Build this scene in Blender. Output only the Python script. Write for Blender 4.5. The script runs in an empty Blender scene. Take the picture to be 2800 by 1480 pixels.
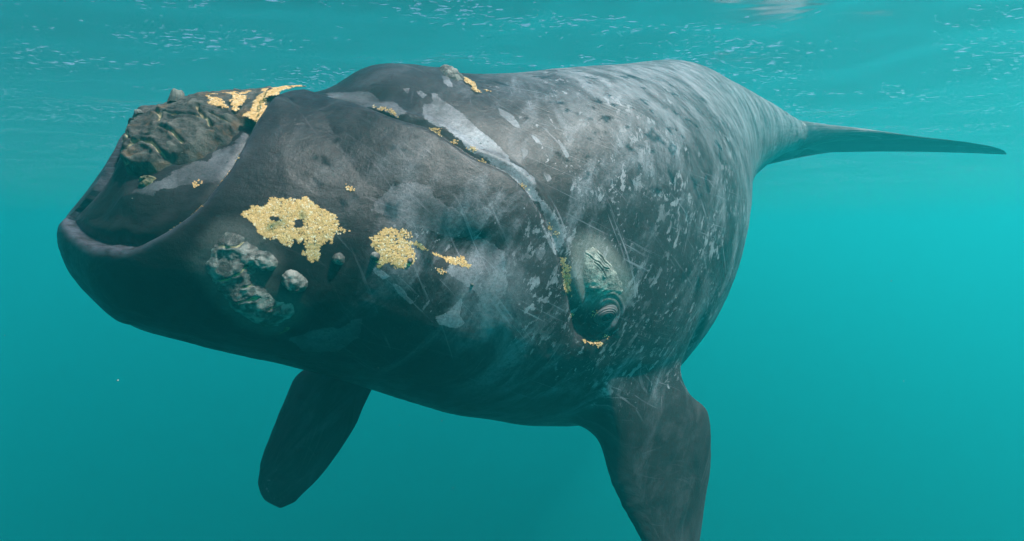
import bpy, math
import numpy as np
from mathutils import Vector

# ------------------------------------------------------------------ camera, sky, sun, exposure
sc = bpy.context.scene
cam_d = bpy.data.cameras.new('camera'); cam = bpy.data.objects.new('camera', cam_d)
sc.collection.objects.link(cam); sc.camera = cam
cam_d.sensor_width = 36.0; cam_d.lens = 18.0; cam_d.clip_start = 0.05; cam_d.clip_end = 3000
cam.location = (0, 0, 0); cam.rotation_euler = (math.radians(90 - 4), 0, 0)

SUN_ELEV = 61.0; SUN_AZ = 112.0          # azimuth clockwise from +Y (view direction)
world = bpy.data.worlds.new('World'); sc.world = world; world.use_nodes = True
wn = world.node_tree.nodes; wn.clear()
w_out = wn.new('ShaderNodeOutputWorld'); w_bg = wn.new('ShaderNodeBackground'); w_sky = wn.new('ShaderNodeTexSky')
w_sky.sky_type = 'NISHITA'; w_sky.sun_disc = False
w_sky.sun_elevation = math.radians(SUN_ELEV); w_sky.sun_rotation = math.radians(SUN_AZ)
w_bg.inputs['Strength'].default_value = 0.15
world.node_tree.links.new(w_sky.outputs[0], w_bg.inputs[0]); world.node_tree.links.new(w_bg.outputs[0], w_out.inputs[0])

sun_d = bpy.data.lights.new('sun', 'SUN'); sun = bpy.data.objects.new('sun', sun_d); sc.collection.objects.link(sun)
sun_d.energy = 5.0; sun_d.angle = math.radians(0.5); sun_d.color = (1.0, 0.95, 0.90)
_e, _a = math.radians(SUN_ELEV), math.radians(SUN_AZ)
SUN_DIR = Vector((math.cos(_e) * math.sin(_a), math.cos(_e) * math.cos(_a), math.sin(_e)))
sun.rotation_euler = SUN_DIR.to_track_quat('Z', 'Y').to_euler(); sun.location = (20, 0, 40)

vs = sc.view_settings
vs.view_transform = 'Standard'; vs.look = 'None'; vs.gamma = 1.0; vs.use_curve_mapping = False
vs.exposure = 0.53
cy = sc.cycles
cy.volume_bounces = 1; cy.max_bounces = 5; cy.transparent_max_bounces = 8
cy.glossy_bounces = 2; cy.diffuse_bounces = 1; cy.use_denoising = True
cy.use_adaptive_sampling = True; cy.adaptive_threshold = 0.025; cy.adaptive_min_samples = 20

SURF_Z = 3.5
HAZE_DENSITY = 0.033

# ------------------------------------------------------------------ helpers
rng = np.random.default_rng(7)
col = sc.collection
def tag(o, label=None, cat=None, group=None, kind=None):
    if label: o['label'] = label
    if cat: o['category'] = cat
    if group: o['group'] = group
    if kind: o['kind'] = kind
    return o
def mesh_obj(name, V, Fq, mat, parent=None, attrs=None, smooth=True):
    """V (n,3) array, Fq (m,k) int array or list of such arrays"""
    me = bpy.data.meshes.new(name)
    if not isinstance(Fq, list): Fq = [Fq]
    Fq = [np.asarray(f, dtype=np.int32) for f in Fq if len(f)]
    V = np.asarray(V, dtype=np.float32)
    me.vertices.add(len(V)); me.vertices.foreach_set('co', V.ravel())
    tot = sum(f.size for f in Fq); npoly = sum(len(f) for f in Fq)
    me.loops.add(tot); me.loops.foreach_set('vertex_index', np.concatenate([f.ravel() for f in Fq]))
    me.polygons.add(npoly)
    sizes = np.concatenate([np.full(len(f), f.shape[1], dtype=np.int32) for f in Fq])
    starts = np.concatenate([[0], np.cumsum(sizes)[:-1]]).astype(np.int32)
    me.polygons.foreach_set('loop_start', starts)
    me.polygons.foreach_set('use_smooth', np.full(npoly, smooth, dtype=bool))
    me.update(calc_edges=True)
    for k, a in (attrs or {}).items():
        a = np.asarray(a, dtype=np.float32)
        if a.ndim == 2:
            at = me.attributes.new(k, 'FLOAT_VECTOR', 'POINT'); at.data.foreach_set('vector', a.ravel())
        else:
            at = me.attributes.new(k, 'FLOAT', 'POINT'); at.data.foreach_set('value', a)
    me.materials.append(mat)
    o = bpy.data.objects.new(name, me); col.objects.link(o)
    if parent: o.parent = parent
    return o
def _hash(ix, iy, iz, seed):
    h = (ix * 374761393 + iy * 668265263 + iz * 1274126177 + seed * 974711) & 0xffffffff
    h = ((h ^ (h >> 13)) * 1274126177) & 0xffffffff
    h = h ^ (h >> 16)
    return (h & 0xffff) / 65535.0
def vnoise(P, seed=0):
    P = np.asarray(P, dtype=np.float64); I = np.floor(P).astype(np.int64); f = P - I; f = f * f * f * (f * (f * 6 - 15) + 10)
    r = 0
    for dx in (0, 1):
        wx = f[..., 0] if dx else 1 - f[..., 0]
        for dy in (0, 1):
            wy = f[..., 1] if dy else 1 - f[..., 1]
            for dz in (0, 1):
                wz = f[..., 2] if dz else 1 - f[..., 2]
                r = r + wx * wy * wz * _hash(I[..., 0] + dx, I[..., 1] + dy, I[..., 2] + dz, seed)
    return r * 2 - 1
def fbm(P, oct=4, seed=0, gain=.5, ridged=False):
    a = 1; r = 0; t = 0; P = np.asarray(P)
    for k in range(oct):
        n = vnoise(P * 2.03 ** k + k * 17.3, seed + k * 31)
        if ridged: n = 1 - 2 * np.abs(n)
        r = r + a * n; t += a; a *= gain
    return r / t
def sstep(a, b, x):
    t = np.clip((x - a) / (b - a), 0, 1); return t * t * (3 - 2 * t)

# shader helpers
class NT:
    def __init__(s, name):
        s.mat = bpy.data.materials.new(name); s.mat.use_nodes = True
        s.t = s.mat.node_tree; s.t.nodes.clear()
    def n(s, typ, props=None, **inp):
        nd = s.t.nodes.new(typ)
        for k, v in (props or {}).items(): setattr(nd, k, v)
        for k, v in inp.items():
            k = k.replace('_', ' ') if k not in nd.inputs else k
            s.set(nd.inputs[k], v)
        return nd
    def set(s, sock, v):
        if isinstance(v, bpy.types.NodeSocket): s.t.links.new(v, sock)
        elif isinstance(v, bpy.types.Node): s.t.links.new(v.outputs[0], sock)
        elif isinstance(v, (tuple, list)) and len(v) == 3 and sock.type == 'RGBA': sock.default_value = (*v, 1)
        else: sock.default_value = v
    def attr(s, name, out='Fac'): return s.n('ShaderNodeAttribute', {'attribute_name': name}).outputs[out]
    def math(s, op, a, b=0.0, c=None, clamp=False):
        nd = s.t.nodes.new('ShaderNodeMath'); nd.operation = op; nd.use_clamp = clamp
        s.set(nd.inputs[0], a); s.set(nd.inputs[1], b)
        if c is not None: s.set(nd.inputs[2], c)
        return nd.outputs[0]
    def noise(s, vec, scale, detail=3, rough=.55, dist=0.0, out='Fac'):
        nd = s.n('ShaderNodeTexNoise', Scale=scale, Detail=detail, Roughness=rough, Distortion=dist)
        s.set(nd.inputs['Vector'], vec); return nd.outputs[out]
    def ramp(s, v, a, b, lo=0.0, hi=1.0):
        nd = s.t.nodes.new('ShaderNodeMapRange'); nd.interpolation_type = 'SMOOTHSTEP'
        for i, x in enumerate((v, a, b, lo, hi)): s.set(nd.inputs[i], x)
        return nd.outputs[0]
    def mix(s, f, a, b):
        nd = s.t.nodes.new('ShaderNodeMix'); nd.data_type = 'RGBA'
        s.set(nd.inputs[0], f); s.set(nd.inputs[6], a); s.set(nd.inputs[7], b); return nd.outputs[2]
    def mapping(s, vec, scale=(1, 1, 1), rot=(0, 0, 0), loc=(0, 0, 0)):
        nd = s.t.nodes.new('ShaderNodeMapping'); s.set(nd.inputs['Vector'], vec)
        nd.inputs['Scale'].default_value = scale; nd.inputs['Rotation'].default_value = rot; nd.inputs['Location'].default_value = loc
        return nd.outputs[0]
    def bump(s, h, strength, dist, normal=None):
        nd = s.t.nodes.new('ShaderNodeBump'); s.set(nd.inputs['Height'], h)
        nd.inputs['Strength'].default_value = strength; nd.inputs['Distance'].default_value = dist
        if normal is not None: s.set(nd.inputs['Normal'], normal)
        return nd.outputs[0]
    def principled(s, color, rough, normal=None, spec=.25):
        p = s.t.nodes.new('ShaderNodeBsdfPrincipled'); s.set(p.inputs['Base Color'], color); s.set(p.inputs['Roughness'], rough)
        p.inputs['Specular IOR Level'].default_value = spec
        if normal is not None: s.set(p.inputs['Normal'], normal)
        o = s.t.nodes.new('ShaderNodeOutputMaterial'); s.t.links.new(p.outputs[0], o.inputs['Surface']); return p

# ------------------------------------------------------------------ water surface, seabed, the water itself
def water_material():
    m = NT('water_surface')
    geo = m.n('ShaderNodeNewGeometry').outputs['Position']
    v = m.mapping(geo, scale=(.5, 1.0, 1), rot=(0, 0, math.radians(-14)))
    n1 = m.noise(v, 1.3, 2, .5, .3)
    patch = m.ramp(m.noise(m.mapping(geo, scale=(.45, 1.25, 1), rot=(0, 0, math.radians(-10))), .62, 3, .6), .39, .60)
    crest = m.ramp(m.noise(v, 10.5, 4, .64, .4), m.math('SUBTRACT', .715, m.math('MULTIPLY', patch, .135)), .745)
    h = m.math('ADD', m.math('MULTIPLY', n1, .12), m.math('MULTIPLY', crest, .16))
    nrm = m.bump(h, 1.0, .5)
    fr = m.n('ShaderNodeFresnel', IOR=1.333, Normal=nrm).outputs[0]
    tr = m.n('ShaderNodeBsdfTransparent'); gl = m.n('ShaderNodeBsdfGlossy', Roughness=.18, Normal=nrm)
    mx = m.n('ShaderNodeMixShader'); m.t.links.new(m.math('MULTIPLY', fr, .94), mx.inputs[0]); m.t.links.new(tr.outputs[0], mx.inputs[1]); m.t.links.new(gl.outputs[0], mx.inputs[2])
    o = m.n('ShaderNodeOutputMaterial'); m.t.links.new(mx.outputs[0], o.inputs['Surface'])
    return m.mat
def warp(n, half, p):
    u = np.linspace(-1, 1, n); return np.sign(u) * (np.abs(u) * .06 + .94 * np.abs(u) ** p) * half
gx = warp(440, 230, 3.2); gy = warp(440, 230, 3.2) + 8
X, Y = np.meshgrid(gx, gy, indexing='ij')
Z = np.zeros_like(X)
for wl, amp, ang, ph in ((9.5, .05, 20, .3), (6.1, .032, -25, 1.9), (3.7, .022, 52, 4.1), (2.3, .016, -8, 2.2), (1.5, .009, 75, .9)):
    k = 2 * math.pi / wl; a = math.radians(ang)
    q = k * (X * math.sin(a) + Y * math.cos(a)) + ph + 1.3 * vnoise(np.stack([X / wl / 2, Y / wl / 2, 0 * X], -1), int(wl * 10))
    Z += amp * (np.sin(q) + .25 * np.sin(2 * q + .5))
Z = SURF_Z + Z * np.clip(60 / np.hypot(X, Y - 8).clip(1), 0, 1)
idx = np.arange(440 * 440).reshape(440, 440)
quads = lambda i: np.stack([i[:-1, :-1], i[1:, :-1], i[1:, 1:], i[:-1, 1:]], -1).reshape(-1, 4)
ws = mesh_obj('water_surface', np.stack([X, Y, Z], -1).reshape(-1, 3), quads(idx), water_material())
tag(ws, 'rippled water surface seen from below with scattered white glints', 'water', kind='structure')

def seabed_material():
    m = NT('seabed'); geo = m.n('ShaderNodeNewGeometry').outputs['Position']
    c = m.mix(m.noise(geo, .3, 5), (.10, .11, .09), (.2, .19, .14)); m.principled(c, .9); return m.mat
gs = np.linspace(-260, 260, 60); SX, SY = np.meshgrid(gs, gs, indexing='ij')
SZ = -60 + 1.2 * fbm(np.stack([SX / 30, SY / 30, 0 * SX], -1), 3, 5)
sb = mesh_obj('seabed', np.stack([SX, SY, SZ], -1).reshape(-1, 3), quads(np.arange(3600).reshape(60, 60)), seabed_material())
tag(sb, 'sandy seabed far below the whale lost in teal water', 'seabed', kind='structure')

m = NT('sea_water')
pv = m.n('ShaderNodeVolumePrincipled', Density=HAZE_DENSITY, Anisotropy=0.45)
pv.inputs['Color'].default_value = (0.024, 0.755, 0.776, 1); pv.inputs['Absorption Color'].default_value = (0, .12, .15, 1)
om = m.n('ShaderNodeOutputMaterial'); m.t.links.new(pv.outputs[0], om.inputs['Volume'])
hx, hy0, hz0, hz1 = 250.0, -250.0, -64.0, SURF_Z + .45
HV = [(x, y, z) for x in (-hx, hx) for y in (hy0, 258.0) for z in (hz0, hz1)]
HF = [(0, 1, 3, 2), (4, 6, 7, 5), (0, 4, 5, 1), (2, 3, 7, 6), (0, 2, 6, 4), (1, 5, 7, 3)]
hz = mesh_obj('haze', HV, np.array(HF), m.mat, smooth=False)
tag(hz, 'turquoise sea water fading everything with distance', 'water', kind='stuff')

# ------------------------------------------------------------------ the whale: body measurements (metres)
KS = [0.0, 0.12, 0.25, 0.4, 0.55, 0.8, 1.3, 1.8, 2.2, 2.6, 3.0, 3.5, 4.2, 5.0, 6.0, 7.2, 8.8, 10.2, 11.4, 12.3, 13.0]
KW = [0.052, 0.42, 0.593, 0.765, 0.882, 0.999, 1.137, 1.251, 1.33, 1.388, 1.436, 1.517, 1.652, 1.693, 1.549, 1.216, 0.814, 0.533, 0.32, 0.205, 0.102]
KZT = [0.053, 0.202, 0.351, 0.558, 0.901, 0.965, 1.044, 1.105, 1.385, 1.423, 1.378, 1.409, 1.496, 1.547, 1.55, 1.536, 1.154, 0.742, 0.425, 0.289, 0.154]
KZB = [-0.092, -0.323, -0.511, -0.673, -0.756, -0.863, -1.039, -1.305, -1.556, -1.784, -1.967, -2.219, -2.461, -2.306, -1.926, -1.429, -0.848, -0.568, -0.368, -0.258, -0.112]
KZW = [0.06, -0.02, -0.074, -0.105, -0.097, -0.105, -0.15, -0.183, -0.179, -0.139, -0.083, -0.044, -0.106, -0.129, -0.05, 0.076, 0.106, 0.067, 0.028, 0.011, -0.004]
KSP = [0.0, 2.0, 4.0, 6.0, 8.5, 11.0, 13.0]
KPSI = [71.888, 59.356, 47.456, 41.654, 48.723, 51.433, 46.309]
KPIT = [5.425, 2.776, 6.385, 18.033, 16.337, 8.807, 2.006]
KN0 = [-3.148, 3.668, -0.053]; KROLL = 2.084
# marks on the skin: outlines as (metres behind the chin tip, fraction of the way from belly to back)
FT = {
 'mouth': [(0.22, 0.585), (0.27, 0.55), (0.33, 0.527), (0.42, 0.5), (0.54, 0.46), (0.64, 0.468), (0.75, 0.49), (0.85, 0.512), (0.97, 0.547), (1.04, 0.585), (1.11, 0.618), (1.15, 0.647), (1.18, 0.672), (1.22, 0.708), (1.25, 0.738), (1.3, 0.77), (1.34, 0.805), (1.4, 0.843), (1.49, 0.877), (1.6, 0.897), (1.74, 0.865), (1.88, 0.83), (1.98, 0.775), (2.1, 0.73), (2.28, 0.703), (2.37, 0.675), (2.49, 0.642), (2.64, 0.627), (2.72, 0.613), (2.79, 0.59), (2.85, 0.56), (2.91, 0.535), (2.95, 0.505), (2.98, 0.475), (3.03, 0.438), (3.09, 0.403), (3.14, 0.378), (3.22, 0.357), (3.32, 0.35), (3.4, 0.355), (3.46, 0.362)],
 'pA': [(2.29, 0.762), (2.4, 0.772), (2.42, 0.8), (2.4, 0.805), (2.44, 0.795), (2.46, 0.777), (2.53, 0.755), (2.59, 0.715), (2.66, 0.693), (2.71, 0.67), (2.75, 0.652), (2.75, 0.64), (2.81, 0.632), (2.88, 0.618), (2.86, 0.59), (2.91, 0.573), (2.99, 0.547), (3.03, 0.537), (3.02, 0.515), (2.98, 0.497), (2.94, 0.512), (2.9, 0.542), (2.86, 0.573), (2.78, 0.593), (2.71, 0.618), (2.64, 0.63), (2.56, 0.647), (2.51, 0.652), (2.44, 0.68), (2.38, 0.705), (2.32, 0.708), (2.27, 0.725)],
 'pB': [(1.86, 0.575), (1.95, 0.6), (2.07, 0.598), (2.16, 0.59), (2.17, 0.57), (2.26, 0.555), (2.34, 0.545), (2.47, 0.557), (2.51, 0.547), (2.42, 0.522), (2.32, 0.507), (2.2, 0.51), (2.09, 0.52), (2, 0.527), (1.91, 0.542), (1.81, 0.555)],
 'pC': [(2.18, 0.455), (2.31, 0.435), (2.37, 0.425), (2.44, 0.39), (2.5, 0.403), (2.58, 0.438), (2.57, 0.49), (2.52, 0.502), (2.41, 0.512), (2.37, 0.485), (2.31, 0.46), (2.22, 0.458)],
 'pD': [(1.88, 0.438), (1.92, 0.432), (1.96, 0.417), (2, 0.403), (1.98, 0.4), (1.91, 0.417)],
 'pE': [(1.78, 0.463), (1.82, 0.46), (1.87, 0.448), (1.83, 0.443), (1.79, 0.453)],
 'pF': [(2.75, 0.455), (2.81, 0.458), (2.82, 0.448), (2.79, 0.438), (2.75, 0.445)],
 'pG': [(2.87, 0.67), (2.92, 0.672), (2.91, 0.662), (2.85, 0.647)],
 'pH': [(2.97, 0.627), (3.01, 0.623), (3.01, 0.615), (2.97, 0.608)],
 'pI': [(2.87, 0.762), (2.95, 0.75), (2.95, 0.713), (2.9, 0.718), (2.85, 0.745)],
 'pJ': [(2.24, 0.823), (2.29, 0.82), (2.25, 0.805)],
 'pK': [(2.31, 0.805), (2.35, 0.807), (2.37, 0.792), (2.33, 0.785)],
 'pL': [(1.78, 0.922), (1.91, 0.882), (2.01, 0.853), (2.05, 0.82), (2.12, 0.795), (2.16, 0.765), (2.18, 0.743), (2.1, 0.745), (2.01, 0.785), (1.89, 0.843), (1.76, 0.887)],
 'pM': [(2.62, 0.868), (2.66, 0.858), (2.62, 0.818), (2.58, 0.818), (2.57, 0.833)],
 'pN': [(2.79, 0.502), (2.85, 0.502), (2.86, 0.495), (2.82, 0.48), (2.79, 0.487)],
 'pO': [(2.13, 0.378), (2.18, 0.383), (2.28, 0.41), (2.29, 0.403), (2.27, 0.383), (2.32, 0.37), (2.26, 0.36), (2.2, 0.362), (2.15, 0.365)],
 'pP': [(2.84, 0.54), (2.87, 0.537), (2.91, 0.515), (2.96, 0.497), (2.94, 0.492), (2.89, 0.512)],
 'pQ': [(3.2, 0.693), (3.23, 0.672), (3.22, 0.655), (3.19, 0.655), (3.18, 0.677)],
 'pR': [(3, 0.705), (3.04, 0.693), (3.05, 0.68), (3.01, 0.685)],
 'pBon': [(0.61, 0.61), (0.59, 0.598), (0.69, 0.593), (0.81, 0.61), (0.93, 0.62), (1.05, 0.625), (1.14, 0.667), (1.2, 0.715), (1.24, 0.748), (1.18, 0.765), (1.11, 0.725), (1.07, 0.725), (0.98, 0.682), (0.92, 0.677), (0.81, 0.652), (0.75, 0.623), (0.66, 0.613)],
 'pLow': [(1.34, 0.307), (1.46, 0.333), (1.59, 0.347), (1.67, 0.365), (1.71, 0.37), (1.72, 0.34), (1.66, 0.318), (1.6, 0.285), (1.4, 0.268)],
 'cBonnet': [(0.5, 0.728), (0.49, 0.802), (0.51, 0.838), (0.57, 0.858), (0.61, 0.887), (0.7, 0.907), (0.81, 0.927), (0.96, 0.915), (1.05, 0.917), (1.17, 0.93), (1.36, 0.907), (1.48, 0.9), (1.4, 0.843), (1.32, 0.79), (1.28, 0.757), (1.21, 0.782), (1.14, 0.748), (1.11, 0.725), (1.06, 0.718), (0.98, 0.682), (0.91, 0.67), (0.81, 0.66), (0.74, 0.64), (0.64, 0.64), (0.56, 0.65), (0.53, 0.657)],
 'cLip': [(1.03, 0.495), (1.08, 0.51), (1.16, 0.512), (1.2, 0.502), (1.26, 0.49), (1.31, 0.465), (1.3, 0.448), (1.24, 0.435), (1.28, 0.422), (1.3, 0.405), (1.38, 0.4), (1.42, 0.39), (1.4, 0.365), (1.34, 0.345), (1.27, 0.323), (1.21, 0.32), (1.12, 0.34), (1.04, 0.372), (0.99, 0.41), (0.96, 0.427), (0.93, 0.448), (0.97, 0.465)],
 'cEye': [(3.09, 0.463), (3.11, 0.49), (3.13, 0.507), (3.19, 0.52), (3.27, 0.52), (3.36, 0.507), (3.42, 0.492), (3.49, 0.475), (3.56, 0.458), (3.59, 0.44), (3.56, 0.43), (3.48, 0.422), (3.37, 0.425), (3.24, 0.42), (3.15, 0.43), (3.1, 0.448)],
 'lBig': [(1.19, 0.53), (1.23, 0.54), (1.3, 0.55), (1.31, 0.56), (1.4, 0.557), (1.48, 0.57), (1.51, 0.56), (1.57, 0.55), (1.62, 0.532), (1.62, 0.515), (1.57, 0.5), (1.53, 0.485), (1.5, 0.47), (1.46, 0.465), (1.43, 0.475), (1.46, 0.482), (1.45, 0.495), (1.4, 0.492), (1.38, 0.485), (1.32, 0.49), (1.26, 0.497), (1.21, 0.512)],
 'lSec': [(1.79, 0.507), (1.86, 0.525), (1.93, 0.517), (1.96, 0.505), (2, 0.49), (2.01, 0.472), (1.99, 0.463), (1.93, 0.465), (1.86, 0.47), (1.81, 0.463), (1.8, 0.477)],
 'lTrail': [(1.99, 0.5), (2.05, 0.5), (2.1, 0.485), (2.17, 0.477), (2.22, 0.475), (2.31, 0.475), (2.35, 0.465), (2.33, 0.46), (2.27, 0.463), (2.21, 0.47), (2.14, 0.48), (2.07, 0.49)],
 'lB1': [(1, 0.882), (1.07, 0.875), (1.13, 0.823), (1.09, 0.82), (1.02, 0.843)],
 'lB2': [(1.14, 0.922), (1.23, 0.89), (1.21, 0.853), (1.15, 0.818), (1.13, 0.818), (1.14, 0.855)],
 'lB3': [(1.3, 0.868), (1.36, 0.895), (1.42, 0.905), (1.55, 0.902), (1.48, 0.89), (1.38, 0.865), (1.32, 0.845), (1.35, 0.81), (1.3, 0.762), (1.21, 0.787), (1.27, 0.812)],
 'lM1': [(1.99, 0.79), (2.06, 0.772), (2.11, 0.743), (2.04, 0.762)],
 'lM2': [(2.29, 0.703), (2.35, 0.7), (2.32, 0.685), (2.3, 0.69)],
 'lM3': [(2.79, 0.865), (2.84, 0.853), (2.81, 0.807), (2.77, 0.805), (2.76, 0.833)],
 'lM4': [(2.98, 0.49), (3.02, 0.49), (3.06, 0.43), (3.02, 0.438)],
 'lM5': [(3.23, 0.355), (3.39, 0.35), (3.37, 0.347), (3.28, 0.347)],
 'lM6': [(2.77, 0.603), (2.79, 0.593), (2.77, 0.59), (2.76, 0.598)],
 'lPts': [(1.16, 0.655), (1.14, 0.637), (1.1, 0.613), (1.08, 0.603), (1.06, 0.593), (0.96, 0.545), (0.94, 0.54), (0.92, 0.535), (0.86, 0.52), (0.82, 0.507), (0.92, 0.623), (0.91, 0.615), (1.64, 0.517), (0.7, 0.485)],
 'lPts2': [(2.5, 0.662), (2.52, 0.66), (2.54, 0.64), (2.41, 0.675), (2.77, 0.6), (1.96, 0.517), (1.98, 0.512), (2.92, 0.535), (2.96, 0.527), (2.91, 0.82), (1.71, 0.593), (3.44, 0.362), (3.11, 0.395), (2.16, 0.453), (3.3, 0.4)],
 'bumps': [(1.39, 0.427), (1.61, 0.472), (1.26, 0.458), (1.8, 0.48), (1.98, 0.472), (2.16, 0.455), (2.35, 0.435)],
 'hole': [(1.43, 0.52), (1.32, 0.525)],
 'oyster': [(0.65, 0.627), (0.6, 0.632), (0.62, 0.645), (0.67, 0.647), (0.73, 0.632), (0.7, 0.618), (0.66, 0.608), (0.61, 0.615)],
 'green': [(1.27, 0.318), (1.32, 0.34), (1.36, 0.343), (1.35, 0.33), (1.29, 0.312)],
 'kB1': [(0.69, 0.865), (0.74, 0.83), (0.84, 0.807), (0.96, 0.792)],
 'kB2': [(0.61, 0.735), (0.65, 0.738), (0.71, 0.72), (0.76, 0.69), (0.78, 0.675)],
 'kB3': [(0.69, 0.76), (0.74, 0.772), (0.78, 0.76), (0.83, 0.738), (0.88, 0.705)],
 'kB4': [(0.57, 0.823), (0.56, 0.787), (0.57, 0.75)],
 'kB5': [(0.53, 0.708), (0.59, 0.718), (0.63, 0.733)],
 'kB6': [(0.94, 0.835), (0.98, 0.785), (1.02, 0.767)],
 'kB7': [(1.02, 0.805), (1.1, 0.782)],
 'kB8': [(0.53, 0.698), (0.58, 0.672)],
 'kB9': [(0.74, 0.828), (0.73, 0.79)],
 'kL1': [(1.03, 0.492), (1.06, 0.477), (1.15, 0.48), (1.2, 0.497)],
 'kL2': [(0.98, 0.415), (1.03, 0.422), (1.11, 0.427), (1.16, 0.443), (1.2, 0.453), (1.24, 0.438)],
 'kL3': [(1.16, 0.417), (1.22, 0.422)],
 'kL4': [(1.09, 0.385), (1.16, 0.395), (1.23, 0.4)],
 'kL5': [(1.25, 0.378), (1.33, 0.388), (1.41, 0.4)],
 'kL6': [(1.04, 0.4), (1.1, 0.393)],
 'kE1': [(3.15, 0.507), (3.23, 0.492), (3.29, 0.482), (3.36, 0.475)],
 'kE2': [(3.25, 0.51), (3.31, 0.492), (3.37, 0.48)],
 'kE3': [(3.14, 0.495), (3.12, 0.477), (3.08, 0.468)],
 'kE4': [(3.1, 0.448), (3.15, 0.46), (3.21, 0.472), (3.27, 0.48)],
 'kE5': [(3.24, 0.487), (3.29, 0.475), (3.32, 0.465)],
 'kE6': [(3.15, 0.432), (3.23, 0.435), (3.3, 0.445), (3.38, 0.453)],
 'kE7': [(3.12, 0.44), (3.19, 0.448), (3.23, 0.455), (3.29, 0.458)],
 'barn': [(0.75, 0.96), (0.59, 0.873)],
 'eye': [(3.39, 0.398)],
}
PALES = [k for k in FT if k[0] == 'p']
FINS = {'l_le': [[-0.43, 0.84, -2.14], [-0.42, 0.92, -2.34], [-0.4, 1.0, -2.53], [-0.39, 1.07, -2.78], [-0.36, 1.14, -2.93], [-0.31, 1.25, -3.18], [-0.23, 1.4, -3.65], [-0.14, 1.54, -4.09]],
 'l_te': [[0.53, 1.23, -1.69], [0.66, 1.39, -1.98], [0.69, 1.48, -2.21], [0.65, 1.52, -2.44], [0.55, 1.53, -2.78], [0.4, 1.52, -3.15], [0.17, 1.54, -3.57], [-0.06, 1.56, -4.1]],
 'r_le': [[-0.67, -1.32, -0.94], [-1.67, -1.78, -1.14], [-2.17, -1.84, -1.42], [-2.51, -1.74, -1.85], [-2.78, -1.59, -2.19], [-2.85, -1.56, -2.34], [-2.86, -1.44, -2.51], [-2.77, -1.29, -2.6]],
 'r_te': [[0.38, -0.99, -1.34], [-0.93, -1.4, -1.48], [-1.5, -1.45, -1.79], [-1.88, -1.33, -2.12], [-2.32, -1.25, -2.43], [-2.52, -1.24, -2.53], [-2.63, -1.25, -2.59], [-2.75, -1.27, -2.6]]}
SLEN = 13.0
def pchip(x, y, xq):
    x = np.asarray(x, float); y = np.asarray(y, float)
    h = np.diff(x); d = np.diff(y) / h; mm = np.zeros(len(x))
    for i in range(1, len(x) - 1):
        if d[i - 1] * d[i] > 0:
            w1 = 2 * h[i] + h[i - 1]; w2 = h[i] + 2 * h[i - 1]; mm[i] = (w1 + w2) / (w1 / d[i - 1] + w2 / d[i])
    mm[0] = d[0]; mm[-1] = d[-1]
    j = np.clip(np.searchsorted(x, xq) - 1, 0, len(x) - 2); t = (xq - x[j]) / h[j]
    return (2 * t ** 3 - 3 * t ** 2 + 1) * y[j] + (t ** 3 - 2 * t ** 2 + t) * h[j] * mm[j] + (-2 * t ** 3 + 3 * t ** 2) * y[j + 1] + (t ** 3 - t ** 2) * h[j] * mm[j + 1]
SG = np.linspace(0, SLEN, 1301)
def smooth(a, sig):
    """gaussian smoothing with a width that grows from nothing at the snout"""
    out = np.empty_like(a)
    for i, s in enumerate(SG):
        w = max(.012, sig * min(1, max(0, s - .35) / .8)); k = np.abs(SG - s) < 3 * w
        g = np.exp(-.5 * ((SG[k] - s) / w) ** 2); c = np.polyfit(SG[k] - s, a[k], 1, w=np.sqrt(g)) if k.sum() > 3 else [0, a[i]]
        out[i] = c[1]
    return out
gW, gZT, gZB, gZW = (smooth(pchip(KS, k, SG), .13) for k in (KW, KZT, KZB, KZW))
psi = smooth(pchip(KSP, np.radians(KPSI), SG), .7); pit = smooth(pchip(KSP, np.radians(KPIT), SG), .7)
pit = pit + np.radians(-21) * sstep(11.5, 12.6, SG)          # the tail stock droops into the fluke
BK = np.stack([np.sin(psi) * np.cos(pit), np.cos(psi) * np.cos(pit), np.sin(pit)], 1)
SC = np.array(KN0) + np.concatenate([[[0, 0, 0]], np.cumsum((BK[1:] + BK[:-1]) / 2 * np.diff(SG)[:, None], 0)])
ST = -BK
SL = np.cross([0, 0, 1.], ST); SL /= np.linalg.norm(SL, axis=1)[:, None]
SU = np.cross(ST, SL)
_c, _s = math.cos(math.radians(KROLL)), math.sin(math.radians(KROLL))
SL, SU = SL * _c + SU * _s, SU * _c - SL * _s
def at(A, s):
    ii = np.clip(s / SLEN * 1300, 0, 1300); f = np.floor(np.minimum(ii, 1299)).astype(int); t = ii - f
    if A.ndim == 2: t = t[..., None]
    return A[f] * (1 - t) + A[f + 1] * t
def nbot(s): return np.interp(s, [0, 1, 3, 6, 9, 13], [2.2, 2.3, 2.3, 2.1, 2.0, 2.0])
def ntop(s): return np.interp(s, [0, .3, .6, 1.2, 2.2, 3.0, 4.2, 6, 13], [2.2, 2.0, 1.6, 1.55, 1.55, 1.65, 1.95, 2.0, 2.0])
def section(s, ph):
    w, zt, zb, zw = at(gW, s), at(gZT, s), at(gZB, s), at(gZW, s)
    e = 2 / np.where(ph > 0, ntop(s), nbot(s))
    y = np.abs(np.cos(ph)) ** e * w; sn = np.abs(np.sin(ph)) ** e
    return y, np.where(ph > 0, zw + (zt - zw) * sn, zw - (zw - zb) * sn)
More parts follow.
